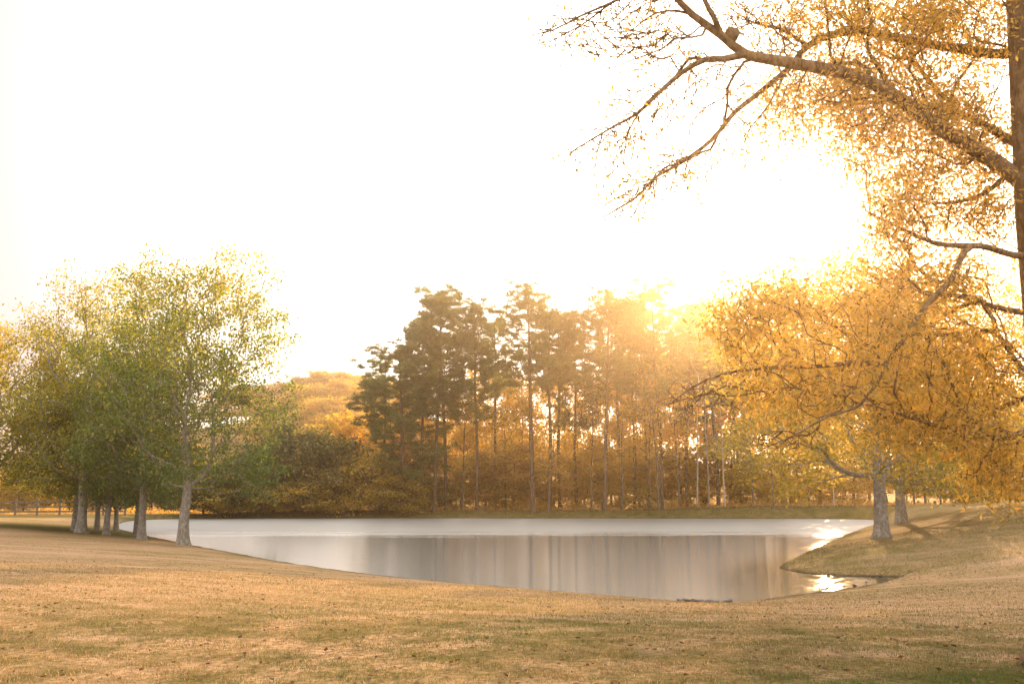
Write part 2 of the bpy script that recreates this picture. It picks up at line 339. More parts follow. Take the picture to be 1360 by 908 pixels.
# ------------------------------------------------------------------ tree machinery
def resample(pts, rad, step):
    pts = np.array(pts, float); n = len(pts)
    # catmull-rom
    out = []; ro = []
    ext = np.vstack([2 * pts[0] - pts[1], pts, 2 * pts[-1] - pts[-2]])
    for i in range(n - 1):
        p0, p1, p2, p3 = ext[i:i + 4]; L = np.linalg.norm(p2 - p1); k = max(1, int(math.ceil(L / step)))
        for j in range(k):
            s = j / k
            out.append(.5 * ((2 * p1) + (-p0 + p2) * s + (2 * p0 - 5 * p1 + 4 * p2 - p3) * s * s + (-p0 + 3 * p1 - 3 * p2 + p3) * s ** 3))
            ro.append(rad[i] + (rad[i + 1] - rad[i]) * s)
    out.append(pts[-1]); ro.append(rad[-1])
    return np.array(out), np.array(ro)
class Skel:
    def __init__(s):
        s.P = np.zeros((60000, 3)); s.par = np.full(60000, -1); s.L = np.zeros(60000); s.spec = np.zeros(60000); s.n = 0; s.tips = []
        s.ok = np.zeros(60000, bool)
    def add(s, p, par, spec=0, ok=True):
        i = s.n; s.P[i] = p; s.par[i] = par; s.spec[i] = spec; s.ok[i] = ok
        s.L[i] = 0 if par < 0 else s.L[par] + np.linalg.norm(s.P[par] - p); s.n += 1; return i
    def limb(s, pts, rad, step=.3, minz=-1e9):
        q, r = resample(pts, rad, step)
        if s.n == 0: par = -1; k0 = 0
        else:
            par = int(np.argmin(np.linalg.norm(s.P[:s.n] - q[0], axis=1))); k0 = 1
        for i in range(k0, len(q)): par = s.add(q[i], par, r[i], q[i][2] >= minz)
        s.tips.append(par); return par
    def grow(s, T, bf=.5, step=.35, wob=.06, rg=rng, sag=0.0):
        T = np.array(T)
        base = s.P[:s.n][s.ok[:s.n]]
        dm = np.array([np.min(np.linalg.norm(base - t, axis=1)) for t in T]); T = T[np.argsort(dm)]
        for t in T:
            D = np.linalg.norm(s.P[:s.n] - t, axis=1) + bf * s.L[:s.n]; D[~s.ok[:s.n]] = 1e9
            i = int(np.argmin(D)); p = s.P[i].copy(); d = np.linalg.norm(t - p)
            if d < .02: continue
            pd = p - s.P[s.par[i]] if s.par[i] >= 0 else np.array([0, 0, 1.])
            pd = pd / (np.linalg.norm(pd) + 1e-9)
            c = p + pd * d * .33 + (t - p) * .12; k = max(1, int(math.ceil(d / step))); par = i
            for j in range(1, k + 1):
                u = j / k; q = (1 - u) ** 2 * p + 2 * u * (1 - u) * c + u * u * t
                if j < k: q = q + rg.normal(0, wob * min(1, d) * .5, 3)
                q[2] -= sag * u * (1 - u) * d
                par = s.add(q, par)
            s.tips.append(par)
            if s.n > 59000: break
    def radii(s, R0, pw=.5, rmin=.006):
        cnt = np.zeros(s.n)
        ch = np.zeros(s.n, int)
        for i in range(s.n):
            if s.par[i] >= 0: ch[s.par[i]] += 1
        cnt[ch == 0] = 1
        for i in range(s.n - 1, 0, -1): cnt[s.par[i]] += cnt[i]
        r = np.maximum(rmin, R0 * (cnt / cnt[0]) ** pw)
        for i in range(s.n):
            if s.spec[i] > 0: r[i] = s.spec[i]
            elif s.par[i] >= 0: r[i] = min(r[i], r[s.par[i]] * .85 if s.spec[s.par[i]] > 0 else r[s.par[i]])
        s.r = r; s.cnt = cnt; s.ch = ch
        return r
    def tubes(s, flare=True, base_z=0):
        kids = [[] for _ in range(s.n)]
        for i in range(1, s.n): kids[s.par[i]].append(i)
        V = []; F = []; off = 0; st = [(0, None)]
        while st:
            i, pj = st.pop(); ch = [] if pj is None else [pj]
            chain = ch + [i]
            while kids[i]:
                ks = sorted(kids[i], key=lambda k: (-s.spec[k], -s.cnt[k]) if s.spec[i] > 0 else (0, -s.cnt[k]))
                for k in ks[1:]: st.append((k, i))
                i = ks[0]; chain.append(i)
            if len(chain) < 2: continue
            P = s.P[chain]; r = s.r[chain].copy()
            if pj is not None: r[0] = min(r[0], r[1] * 1.25)
            r[-1] *= .6
            k = 14 if r.max() > .12 else 8 if r.max() > .05 else 5 if r.max() > .02 else 3
            T = np.gradient(P, axis=0); T /= np.linalg.norm(T, axis=1)[:, None] + 1e-9
            u = np.cross(T[0], [0.3, 1, .1]); u /= np.linalg.norm(u) + 1e-9
            rings = []
            for j in range(len(P)):
                u = u - T[j] * np.dot(u, T[j]); u /= np.linalg.norm(u) + 1e-9; v = np.cross(T[j], u)
                a = np.arange(k) * 2 * math.pi / k; rr = np.full(k, r[j])
                if k == 14:
                    rr = rr * (1 + .05 * np.sin(a * 3 + P[j][2]) + .03 * np.sin(a * 5 + 2 * P[j][2]))
                    if flare and pj is None:
                        h = P[j][2] - base_z; fl = math.exp(-max(h, 0) / .28)
                        rr = rr * (1 + .55 * fl * (.7 + .5 * np.sin(a * 4 + 1) ** 2))
                rings.append(P[j] + np.outer(np.cos(a) * rr, u) + np.outer(np.sin(a) * rr, v))
            V.append(np.vstack(rings)); m_ = len(P)
            jj, kk = np.meshgrid(np.arange(m_ - 1), np.arange(k), indexing='ij'); k2 = (kk + 1) % k
            F.append(np.stack([jj * k + kk, jj * k + k2, (jj + 1) * k + k2, (jj + 1) * k + kk], -1).reshape(-1, 4) + off); off += m_ * k
        return np.vstack(V), np.vstack(F)
    def fine(s, frac=.03):      # positions of the thin twigs
        m_ = (s.cnt[:s.n] <= max(2, frac * s.cnt[0])) & (s.spec[:s.n] == 0)
        return s.P[:s.n][m_]
def runit(n, rg=rng):
    v = rg.normal(size=(n, 3)); return v / np.linalg.norm(v, axis=1)[:, None]
def leaves(C, size, aspect=.5, rg=rng, droop=.3, shade=None):
    n = len(C); a = runit(n, rg); a[:, 2] -= droop; a /= np.linalg.norm(a, axis=1)[:, None]
    b_ = np.cross(a, runit(n, rg)); b_ /= np.linalg.norm(b_, axis=1)[:, None] + 1e-9
    L = (size * rg.uniform(.45, 1.5, n))[:, None]; nn = np.cross(a, b_) * L * .12
    V = np.stack([C, C + a * L * .45 + b_ * L * aspect * .5 + nn, C + a * L, C + a * L * .45 - b_ * L * aspect * .5 + nn], 1).reshape(-1, 3)
    F = np.arange(4 * n).reshape(n, 4)
    r = rg.beta(2.2, 2.2, n) if shade is None else np.clip(shade + rg.normal(0, .14, n), 0, 1)
    return V, F, r
def ellip(n, c, r, rg=rng, shell=.0):
    v = runit(n, rg); q = rg.uniform(shell ** 3, 1, n) ** (1 / 3.); return np.array(c) + v * q[:, None] * np.array(r)

def tree_parts(sk, R0, name, bark, leafm, lv, pw=.5, base_z=0, rmin=.006):
    sk.radii(R0, pw, rmin); V, F = sk.tubes(True, base_z)
    tm = mesh(name + '_trunk', V, F, True); tm.materials.append(bark)
    if lv is None: return tm, None
    V, F, r = lv(sk); cm = mesh(name + '_crown', V, F, False, {'rnd': ('FACE', r)}); cm.materials.append(leafm)
    return tm, cm
lean_r = random.Random(8)
def plant(name, parts, loc, rz, sc, label, cat, group=None):
    e = empty(name, loc, rz, sc); tag(e, label, cat, group)
    e.rotation_euler = (R(lean_r.uniform(-2, 2)), R(lean_r.uniform(-2, 2)), rz) if 'oak' not in name else (0, 0, rz)
    link('trunk', parts[0], None, e)
    if parts[1] is not None: link('crown', parts[1], None, e)
    return e

# crown blobs give each tree its own lumpy outline
def blob_targets(blobs, n, rg):
    w_ = np.array([b_[1][0] * b_[1][1] * b_[1][2] for b_ in blobs]) ** .8; w_ /= w_.sum(); T = []
    for (c, r), ww in zip(blobs, w_): T.append(ellip(max(3, int(n * ww)), c, r, rg, .25))
    return np.vstack(T)
def clump_leaves(sk, per, spread, size, aspect, rg, frac=.02, bot=None, cb=.5, cs=.18, droop=.3):
    C = sk.fine(frac); tipp = sk.P[np.array(sk.tips)]
    C = np.vstack([C, tipp, tipp]); k = len(C)
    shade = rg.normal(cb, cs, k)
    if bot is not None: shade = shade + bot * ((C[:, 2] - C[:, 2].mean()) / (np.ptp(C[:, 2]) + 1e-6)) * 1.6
    # sparse and full sprays
    den = rg.gamma(.9, 1 / .9, k); cnt = np.maximum(0, (per * den)).astype(int)
    ii = np.repeat(np.arange(k), cnt); Q = C[ii] + rg.normal(0, spread, (len(ii), 3)) * np.array([1, 1, .75])
    return leaves(Q, size, aspect, rg, droop, shade[ii])

def oak(h, wr, base_r, seed, bark, leafm, nT, per, fork=.2, crown_lo=.16, size=.13, lean=0, skew=0, cb=.5, bot=.25, flat=1.0, spread=.22, bf=.55, trunk2=None):
    rg = np.random.default_rng(seed); s = Skel()
    top = np.array([lean, 0, h * .55])
    s.limb([(0, 0, -.3), (lean * .1, 0, h * .1), (lean * .35, rg.normal(0, .1), h * fork), (lean * .8, rg.normal(0, .2), h * .38), tuple(top)],
           [base_r, base_r * .85, base_r * .72, base_r * .42, base_r * .2], .3, h * (fork * .8))
    zc = h * (.5 + crown_lo * .55); rz = h - zc
    blobs = []
    for i in range(22):
        a = i * 2.399 + rg.uniform(-.3, .3); zz = (i + .5) / 22
        z = h * (crown_lo + .05) + (h * .93 - h * (crown_lo + .05)) * zz
        # width profile: widest below the middle, rounded top
        pr = math.sqrt(max(.05, 1 - abs((zz - .38) / (.66 if zz > .38 else .52)) ** 2.3))
        rr = wr * pr * .68 * rg.uniform(.85, 1.08)
        blobs.append(((rr * math.cos(a) + lean + skew * zz, rr * math.sin(a), z), (wr * .40 * flat, wr * .40 * flat, h * .105)))
    blobs.append(((lean + skew, 0, h * .86), (wr * .42, wr * .42, h * .12)))
    blobs.append(((lean + skew * .6, 0, h * .6), (wr * .6, wr * .6, h * .2)))
    T = blob_targets(blobs, nT, rg); T = T[T[:, 2] > h * crown_lo]
    s.grow(T, bf, .4, .03, rg)
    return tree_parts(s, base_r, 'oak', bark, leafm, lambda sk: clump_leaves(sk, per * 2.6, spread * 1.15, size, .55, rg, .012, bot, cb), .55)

# ------------------------------------------------------------------ the oaks by the pond
def base(px, d): x = (px - 680) / F_PX * d / math.cos(PITCH) * 1.0; return x
def spot(px, d, sink=.05):
    # ground point seen in this column at distance d
    x = at(px, 680, d)[0]; return (x, d, gz1(x, d) - sink)
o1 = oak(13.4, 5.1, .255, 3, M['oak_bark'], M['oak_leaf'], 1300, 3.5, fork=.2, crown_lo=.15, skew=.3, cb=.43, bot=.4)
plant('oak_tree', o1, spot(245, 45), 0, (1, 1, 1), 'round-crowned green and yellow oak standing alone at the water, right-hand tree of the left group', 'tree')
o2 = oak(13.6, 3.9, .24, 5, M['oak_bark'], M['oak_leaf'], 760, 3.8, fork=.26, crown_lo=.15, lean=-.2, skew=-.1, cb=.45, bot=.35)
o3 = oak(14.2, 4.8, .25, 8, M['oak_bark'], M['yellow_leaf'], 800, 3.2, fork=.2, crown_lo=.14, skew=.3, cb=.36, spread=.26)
o4 = oak(9.5, 3.2, .2, 9, M['oak_bark'], M['oak_leaf'], 380, 4.8, fork=.25, crown_lo=.18, cb=.52)
plant('oak_tree', (o2[0], o2[1]), spot(190, 47.5), 0, (.80, .85, .78), 'pale-trunked oak leaning right, directly left of the round-crowned oak at the water', 'tree')
plant('oak_tree', o3, spot(109, 50), 0, (1, 1, .94), 'tall yellow oak with thin top, tallest on the left side of the left group', 'tree')
plant('oak_tree', o4, spot(101, 53), 1.3, (1, 1, 1.1), 'grey-trunked oak pressed close behind the left side of the tall yellow oak', 'tree')
plant('oak_tree', o4, spot(143, 50.5), 2.4, (.85, .85, .8), 'short dark-trunked oak between the tall yellow oak and the leaning oak', 'tree')
plant('oak_tree', o4, spot(130, 58), 4.1, (.8, .8, .85), 'slim far oak, trunk just left of the short dark-trunked oak', 'tree')
plant('oak_tree', o4, spot(155, 59), 5.1, (.75, .75, .85), 'slim far oak, trunk just right of the short dark-trunked oak', 'tree')
plant('oak_tree', (o2[0], o2[1]), spot(183, 52), 2.0, (.7, .7, .72), 'grey oak trunk half hidden behind the leaning oak', 'tree')
o5 = oak(9.5, 4.3, .24, 15, M['oak_bark'], M['yellow_leaf'], 520, 5.2, fork=.28, crown_lo=.2, cb=.6)
plant('oak_tree', o5, spot(-25, 50), .5, (1.1, 1.1, 1.08), 'bright yellow oak reaching in at the left edge above the fence', 'tree')
plant('oak_tree', o5, spot(105, 56), 2.5, (1.0, 1.0, .9), 'yellow oak standing right behind the tall yellow oak, filling out its crown', 'tree')
# pair on the right bank
o6 = oak(11.6, 6.0, .27, 21, M['oak_bark'], M['right_leaf'], 1000, 4.6, fork=.24, crown_lo=.13, cb=.5, bot=.1, skew=-1.3)
plant('bank_oak_tree', o6, spot(1170, 40), 0, (1.08, 1.08, .97), 'pale-trunked oak on the grassy point, the nearer of the right-hand pair', 'tree')
o7 = oak(13, 6.4, .27, 22, M['oak_bark'], M['right_leaf'], 800, 5.0, fork=.2, crown_lo=.13, cb=.52, bot=.1)
plant('bank_oak_tree', o7, spot(1197, 50), 0, (1, 1, .95), 'flared pale-trunked oak on the right bank, the farther of the right-hand pair', 'tree')
plant('bank_oak_tree', o7, spot(1420, 47), 1.9, (.95, .95, .95), 'oak beyond the right edge, crown hanging low over the right bank', 'tree')

# ------------------------------------------------------------------ pines
def pine(seed, h=20., crown=.42, wr=2.9, base_r=.22, clumps=150, lean=0., per=78):
    rg = np.random.default_rng(seed); s = Skel()
    s.limb([(0, 0, -.4), (lean * .2, .1, h * .3), (lean * .6, -.1, h * .65), (lean, 0, h * .97)], [base_r, base_r * .85, base_r * .6, .04], .4, h * (1 - crown) * .95)
    T = []
    z = h * (1 - crown)
    while z < h * .98:
        u = (z - h * (1 - crown)) / (h * crown)
        rr = wr * (math.sqrt(max(0.05, 1 - abs((u - .35) / .72) ** 2.2)))
        k = rg.integers(3, 6); a0 = rg.uniform(0, 6.28)
        for j in range(k):
            a = a0 + j * 6.283 / k + rg.normal(0, .3); L = rr * rg.uniform(.55, 1.1)
            for q in np.linspace(.45, 1, max(2, int(L / .55))):
                for _ in range(2):
                    T.append((lean * z / h + math.cos(a) * L * q + rg.normal(0, .32), math.sin(a) * L * q + rg.normal(0, .32), z + .4 * L * q * (.3 + u) + rg.normal(0, .38)))
        z += rg.uniform(.6, 1.2)
    for _ in range(14): T.append((lean + rg.normal(0, .5), rg.normal(0, .5), h * rg.uniform(.93, 1.0)))
    for _ in range(3):   # dead lower stubs
        pass
    s.grow(T, .35, .45, .06, rg)
    def lv(sk):
        C = sk.P[np.array(sk.tips[1:])]; k = len(C)
        cnt = (per * rg.uniform(.5, 1.4, k)).astype(int); ii = np.repeat(np.arange(k), cnt); n = len(ii)
        d = runit(n, rg); d[:, 2] = d[:, 2] * .7 + .15
        Q = C[ii] + d * rg.uniform(.0, .34, (n, 1)); L = .34 * rg.uniform(.7, 1.2, (n, 1)); sd_ = np.cross(d, runit(n, rg)) * .045
        V = np.stack([Q - sd_, Q + sd_, Q + d * L], 1).reshape(-1, 3); F = np.arange(3 * n).reshape(n, 3)
        sh = rg.normal(.45, .15, k)[ii] + rg.normal(0, .1, n)
        return V, F, np.clip(sh, 0, 1)
    return tree_parts(s, base_r, 'pine', M['pine_bark'], M['needle'], lv, .5)
PN = [pine(31, crown=.42, wr=3.4), pine(32, crown=.55, wr=3.1, base_r=.17, lean=.5), pine(33, crown=.36, wr=3.5, base_r=.2, lean=-.5), pine(34, crown=.5, wr=3.3, lean=.9, base_r=.18), pine(35, crown=.8, wr=4.8, base_r=.24, lean=-.8)]
ORD = ['first', 'second', 'third', 'fourth', 'fifth', 'sixth', 'seventh', 'eighth', 'ninth', 'tenth', 'eleventh', 'twelfth', 'thirteenth', 'fourteenth', 'fifteenth',
       'sixteenth', 'seventeenth', 'eighteenth', 'nineteenth', 'twentieth', 'twenty-first', 'twenty-second', 'twenty-third', 'twenty-fourth', 'twenty-fifth',
       'twenty-sixth', 'twenty-seventh', 'twenty-eighth', 'twenty-ninth', 'thirtieth']
def top_scale(px, d, ytop, href):
    x, y, z = spot(px, d); zt = at(px, ytop, d)[2]; return (zt - z) / href
pines = [(535, 92, 462, 4, 1.0), (577, 92, 397, 1, 1.05), (592, 95, 392, 3, 1.0), (633, 93, 410, 1, .9), (658, 98, 428, 2, .8), (708, 91, 386, 0, 1.0),
         (744, 97, 420, 2, .9), (766, 96, 428, 1, .9), (803, 92, 394, 0, .95), (843, 97, 424, 2, .85), (880, 93, 384, 3, .95), (912, 96, 415, 1, .95),
         (955, 96, 412, 2, 1.0), (985, 98, 402, 3, 1.0), (1040, 99, 385, 0, 1.0), (509, 97, 478, 3, .7), (557, 96, 428, 0, .8), (730, 94, 412, 2, .95), (824, 102, 408, 0, .85), (862, 100, 400, 1, .9), (935, 100, 410, 0, .9)]
rr_p = random.Random(3); pines.sort(); ix = {p[0]: i for i, p in enumerate(pines)}
marks = {ix[535]: 'short broad pine leaning left with low boughs at the left end of the pines', ix[708]: 'thick-trunked tall pine standing clear in the middle of the far bank',
         ix[880]: 'tallest pale-crowned pine on the far bank, just left of the sun glare'}
for i, (px, d, yt, k, ws) in enumerate(pines):
    s = top_scale(px, d, yt, 20.)
    plant('pine_tree', PN[k], spot(px, d), rr_p.uniform(0, 6.28) if k != 4 else 0, (ws, ws, s), marks.get(i, 'tall pine, %s from the left in the row on the far bank' % ORD[i]), 'pine tree', 'pines along the far bank')

# ------------------------------------------------------------------ deciduous wood beyond the dam
def decid(seed, h, wr, bark, leafm, nT, per, size, crown_lo=.3, base_r=.14, cb=.55, bare=False, spread=.3):
    rg = np.random.default_rng(seed); s = Skel(); ln = rg.normal(0, .4)
    s.limb([(0, 0, -.4), (ln * .3, 0, h * .3), (ln, .2, h * .6), (ln * 1.2, 0, h * .92)], [base_r, base_r * .8, base_r * .5, .02], .4, h * crown_lo)
    blobs = []
    for i in range(12):
        zz = (i + .5) / 12; a = i * 2.4; pr = math.sqrt(max(.08, 1 - abs((zz - .4) / .7) ** 2)); rr = wr * pr * .65
        blobs.append(((ln + rr * math.cos(a), rr * math.sin(a), h * (crown_lo + .05 + (.9 - crown_lo) * zz)), (wr * .45, wr * .45, h * .08)))
    s.grow(blob_targets(blobs, nT, rg), .5, .5, .1, rg)
    lv = None if per == 0 else (lambda sk: clump_leaves(sk, per * 2.4, spread * 1.2, size, .6, rg, .02, None, cb))
    return tree_parts(s, base_r, 'deciduous', bark, leafm, lv, .5, rmin=.012)
GD = [decid(41, 12, 3.0, M['grey_bark'], M['gold_leaf'], 260, 5, .24), decid(42, 12, 2.6, M['grey_bark'], M['gold_leaf'], 220, 4, .24, .25, cb=.45),
      decid(43, 12, 3.4, M['grey_bark'], M['rust_leaf'], 260, 5, .26, .2), decid(44, 12, 2.8, M['pale_bark'], M['gold_leaf'], 220, 4, .3, .3, .11, cb=.7)]
BARE = [decid(51, 12, 1.8, M['pale_bark'], None, 110, 0, .2, .35, .09), decid(52, 12, 2.2, M['grey_bark'], M['gold_leaf'], 150, 1.2, .2, .3, .11)]
SHR = [decid(61, 6, 2.3, M['grey_bark'], M['bush_leaf'], 300, 7, .20, .08, .1, cb=.4, spread=.3), decid(62, 6, 2.5, M['grey_bark'], M['gold_leaf'], 200, 4, .22, .08, .1, cb=.28)]
rr_ = random.Random(5)
def row(name, protos, spec, lab, cat, group, href, wscale=1.0):
    spec = sorted(spec)
    for i, (px, d, yt) in enumerate(spec):
        s = top_scale(px, d, yt, href); k = rr_.randrange(len(protos)); ws = wscale * (.75 + .25 * s) * rr_.uniform(.85, 1.15)
        plant(name, protos[k], spot(px, d), rr_.uniform(0, 6.28), (ws, ws, s), lab % ORD[i], cat, group)
# tall gold trees behind the pines
row('gold_tree', GD[:2] + GD[3:], [(x, rr_.uniform(104, 112), rr_.uniform(a, b_)) for x, a, b_ in
    [(430, 545, 560), (475, 525, 545), (515, 520, 540), (560, 500, 530), (606, 490, 530), (650, 480, 520), (690, 490, 520), (728, 470, 510), (770, 480, 510),
     (812, 470, 500), (850, 460, 500), (893, 450, 490), (935, 440, 470), (975, 425, 455), (1012, 415, 440), (1060, 410, 440), (1108, 420, 450), (1155, 430, 460),
     (1205, 440, 480), (1255, 470, 500), (1300, 500, 520), (1345, 500, 530), (1395, 500, 530)]],
    'tall golden autumn tree behind the pines, %s from the left', 'tree', 'golden trees behind the pines', 12., 1.05)
row('low_gold_tree', GD, [(x, rr_.uniform(97, 101), rr_.uniform(575, 610)) for x in
    (468, 500, 548, 612, 645, 682, 735, 785, 824, 862, 905, 940, 970, 1010, 1050, 1090, 1135, 1180, 1230, 1275, 1320)],
    'low golden tree at the wood edge behind the dam, %s from the left', 'tree', 'low golden trees at the wood edge', 12., 1.35)
row('slender_tree', BARE, [(614, 94, 520), (672, 95, 540), (728, 91, 560), (786, 94, 500), (826, 93, 530), (862, 94, 500), (875, 92, 470), (903, 92, 500), (926, 94, 480),
    (942, 95, 500), (963, 93, 520), (1001, 95, 500), (1028, 90, 560), (1075, 95, 530), (1108, 93, 560), (1250, 93, 560), (1215, 96, 540), (1310, 95, 560), (560, 95, 560)],
    'slender thin-leaved tree between the pine trunks, %s from the left', 'tree', 'slender trees along the far bank', 12., .9)
row('shrub', SHR[:1], [(270, 90, 618), (318, 91, 605), (362, 92, 590), (392, 94, 565), (426, 92, 575), (452, 94, 600), (505, 95, 612), (560, 96, 630)],
    'dark leafy shrub on the far bank left of the pines, %s from the left', 'shrub', 'dark shrubs on the far bank', 6., 1.3)
row('rusty_shrub', SHR[1:], [(285, 89.5, 622), (300, 90, 612), (345, 90, 640), (408, 90.5, 635), (440, 90.5, 620), (478, 91, 600), (530, 91, 630), (600, 97, 640), (668, 97, 635), (720, 98, 640), (775, 97, 630), (850, 97, 640), (920, 98, 635), (990, 98, 630), (1045, 98, 640), (1120, 98, 640), (1290, 97, 640), (1350, 96, 640)],
    'golden brown low shrub at the foot of the wood, %s from the left', 'shrub', 'rusty shrubs at the foot of the wood', 6., 1.2)
row('hedge_tree', [GD[2], SHR[0], SHR[1]], [(x, rr_.uniform(118, 128), rr_.uniform(585, 612)) for x in (-60, -30, 0, 30, 62, 92, 125, 160, 200, 235, 262)],
    'muted autumn tree far beyond the fence, %s from the left', 'tree', 'trees far beyond the fence', 9., 1.4)
# far ridge
ridge = []
for px, yt, d in [(300, 520, 255), (325, 512, 262), (350, 508, 256), (372, 508, 262), (388, 500, 258), (402, 499, 264), (415, 495, 258), (430, 492, 264), (445, 491, 258), (462, 494, 262), (478, 498, 258), (496, 502, 262), (515, 508, 256),
                  (360, 530, 235), (385, 520, 238), (405, 512, 233), (425, 507, 238), (442, 505, 232), (460, 508, 238), (480, 512, 232), (400, 540, 212), (430, 530, 210), (455, 535, 212), (480, 545, 210), (370, 555, 205), (345, 550, 215)]:
    ridge.append((px, d, yt))
def ridge_row(protos, spec, lab, ws):
    for i, (px, d, yt) in enumerate(sorted(spec)):
        x = at(px, 600, d)[0]; zt = at(px, yt + rr_.uniform(-5, 5), d)[2]; h = 13 * rr_.uniform(.9, 1.1); z = zt - h; zg = gz1(x, d)
        z = zg - .3; h = max(7, zt - z); p = protos[i % len(protos)]
        plant('ridge_tree', p, (x, d, z), rr_.uniform(0, 6.28), (ws, ws, h / 12.), lab % ORD[i], 'tree', 'trees on the far ridge')
ridge_row([GD[2]], ridge[:7], 'brown treetop on the skyline of the far ridge, %s from the left', 2.0)
ridge_row([GD[0], GD[2], GD[1]], ridge[7:13], 'orange treetop on the skyline of the far ridge, %s from the left', 2.0)
ridge_row([GD[0], GD[2], GD[1]], ridge[13:20], 'hazy orange tree just below the ridge skyline, %s from the left', 1.9)
ridge_row([GD[0], GD[2], GD[1]], ridge[20:], 'hazy gold tree low on the far ridge slope, %s from the left', 1.9)

# undergrowth along the wood edge (uncountable)
n = 34000; x = rng.uniform(-62, 66, n); y = 92.5 + rng.gamma(2.0, 2.6, n); k = noise(x, y, 2.2, 12)
hgt = np.clip(.5 + .9 * k, .12, 2.6) * (.6 + .05 * (y - 92)); z = gz(x, y) + rng.uniform(0, 1, n) * hgt
V, F, r = leaves(np.stack([x, y, z], 1), .22, .6, rng, .2, .5 + .25 * noise(x, y, 5, 40))
M['undergrowth'] = M['rust_leaf']
un = link('undergrowth', mesh('undergrowth', V, F, False, {'rnd': ('FACE', r)}), M['rust_leaf']); tag(un, 'rusty leafy undergrowth along the edge of the wood behind the dam', 'undergrowth', kind='stuff')

# ------------------------------------------------------------------ near tree reaching in from the right
s = Skel(); D0 = 9.0
def PP(L): return [tuple(at(a[0], a[1], a[2] if len(a) > 2 else D0)) for a in L]
tb = at(1428, 900, D0); tz = gz1(tb[0], D0)
px_m = D0 / F_PX
s.limb([(tb[0] + .02, D0, tz - .3), (tb[0], D0, tz + .6)] + PP([(1420, 700), (1402, 450), (1381, 230), (1369, 0), (1355, -250), (1340, -480)]), [.30, .27, .265, .26, .24, .2, .13, .04], .25, 1e9)
def limb(L, r0, r1): s.limb(PP(L), list(np.linspace(r0, r1, len(L))), .16)
limb([(1383, 262), (1340, 228), (1290, 195, 8.9), (1240, 165, 8.8), (1180, 122, 8.7), (1120, 97, 8.6), (1040, 82, 8.5), (990, 72, 8.5), (958, 47, 8.4), (920, 20, 8.4), (893, -8, 8.4), (860, -40, 8.4)], .086, .020)
limb([(990, 72, 8.5), (960, 79, 8.4), (935, 80, 8.3), (905, 97, 8.3), (870, 128, 8.2), (845, 152, 8.2), (815, 168, 8.1), (765, 198, 8.0)], .036, .006)
limb([(935, 80, 8.3), (915, 78, 8.4), (895, 105, 8.5), (860, 135, 8.5), (835, 175, 8.5), (828, 215, 8.6)], .018, .004)
limb([(1368, 60), (1330, 72, 9.2), (1280, 66, 9.4), (1200, 53, 9.5), (1145, 41, 9.4), (1100, 48, 9.3), (1072, 62, 9.2), (1046, 92, 9.0), (1000, 130, 8.9), (975, 150, 8.8), (945, 186, 8.7), (905, 216, 8.6), (870, 236, 8.5), (845, 262, 8.5), (795, 292, 8.4)], .055, .006)
limb([(905, 216, 8.6), (880, 225, 8.9), (858, 256, 9.1), (832, 300, 9.2)], .014, .004)
limb([(1072, 62, 9.2), (1040, 40, 9.5), (1000, 30, 9.7), (960, 5, 9.9)], .02, .006)
limb([(1378, 205), (1342, 186, 9.3), (1290, 158, 9.5), (1231, 139, 9.7), (1190, 133, 9.8), (1130, 140, 9.9), (1080, 160, 10)], .05, .012)
limb([(1046, 92, 9.0), (1020, 140, 8.8), (985, 185, 8.7), (960, 230, 8.6)], .012, .004)
limb([(958, 47, 8.4), (948, 22, 8.3), (936, 0, 8.3), (930, -40, 8.3)], .03, .018)
limb([(945, 44, 8.4), (920, 50, 8.3), (895, 52, 8.2), (880, 65, 8.2), (845, 78, 8.1), (795, 95, 8.0), (745, 88, 8.0)], .014, .004)
limb([(875, -25, 8.4), (835, -8, 8.2), (812, 4, 8.1), (770, 22, 8.0), (735, 40, 7.9), (690, 50, 7.9)], .018, .004)
limb([(812, 4, 8.1), (770, 35, 8.1), (740, 50, 8.1), (706, 70, 8.1)], .01, .003)
limb([(920, 20, 8.4), (900, 15, 8.6), (870, 18, 8.7), (840, 40, 8.8), (815, 60, 8.9)], .016, .004)
limb([(1391, 345), (1345, 338, 8.8), (1290, 327, 8.5), (1262, 372, 8.2), (1225, 412, 8.0), (1178, 482, 7.8), (1168, 502, 7.7), (1138, 540, 7.6), (1100, 552, 7.5), (1060, 575, 7.4), (1000, 602, 7.3)], .036, .004)
limb([(1178, 482, 7.8), (1130, 482, 7.9), (1080, 487, 8.0), (1020, 488, 8.1), (960, 497, 8.2), (920, 514, 8.3), (888, 538, 8.3)], .024, .005)
limb([(1290, 327, 8.5), (1240, 322, 8.7), (1190, 300, 9), (1150, 280, 9.2)], .03, .008)
limb([(1340, 232, 9), (1300, 260, 9.3), (1250, 270, 9.5), (1200, 262, 9.7)], .03, .008)
limb([(1395, 418), (1340, 412, 9), (1290, 402, 9.2), (1240, 428, 9.4), (1160, 462, 9.6)], .035, .01)
limb([(1397, 505), (1358, 530, 9), (1318, 546, 9.2), (1278, 577, 9.4), (1265, 615, 9.4)], .03, .008)
limb([(1396, 560), (1330, 580, 8.6), (1265, 570, 8.3), (1207, 554, 8.1), (1160, 538, 8.0)], .03, .008)
limb([(1397, 520), (1440, 470), (1520, 400), (1620, 330)], .07, .02); limb([(1378, 190), (1450, 90), (1540, 20), (1640, -60)], .08, .02)
limb([(1368, 0), (1300, -120, 9.5), (1220, -220, 9.8)], .07, .02)
rgN = np.random.default_rng(77)
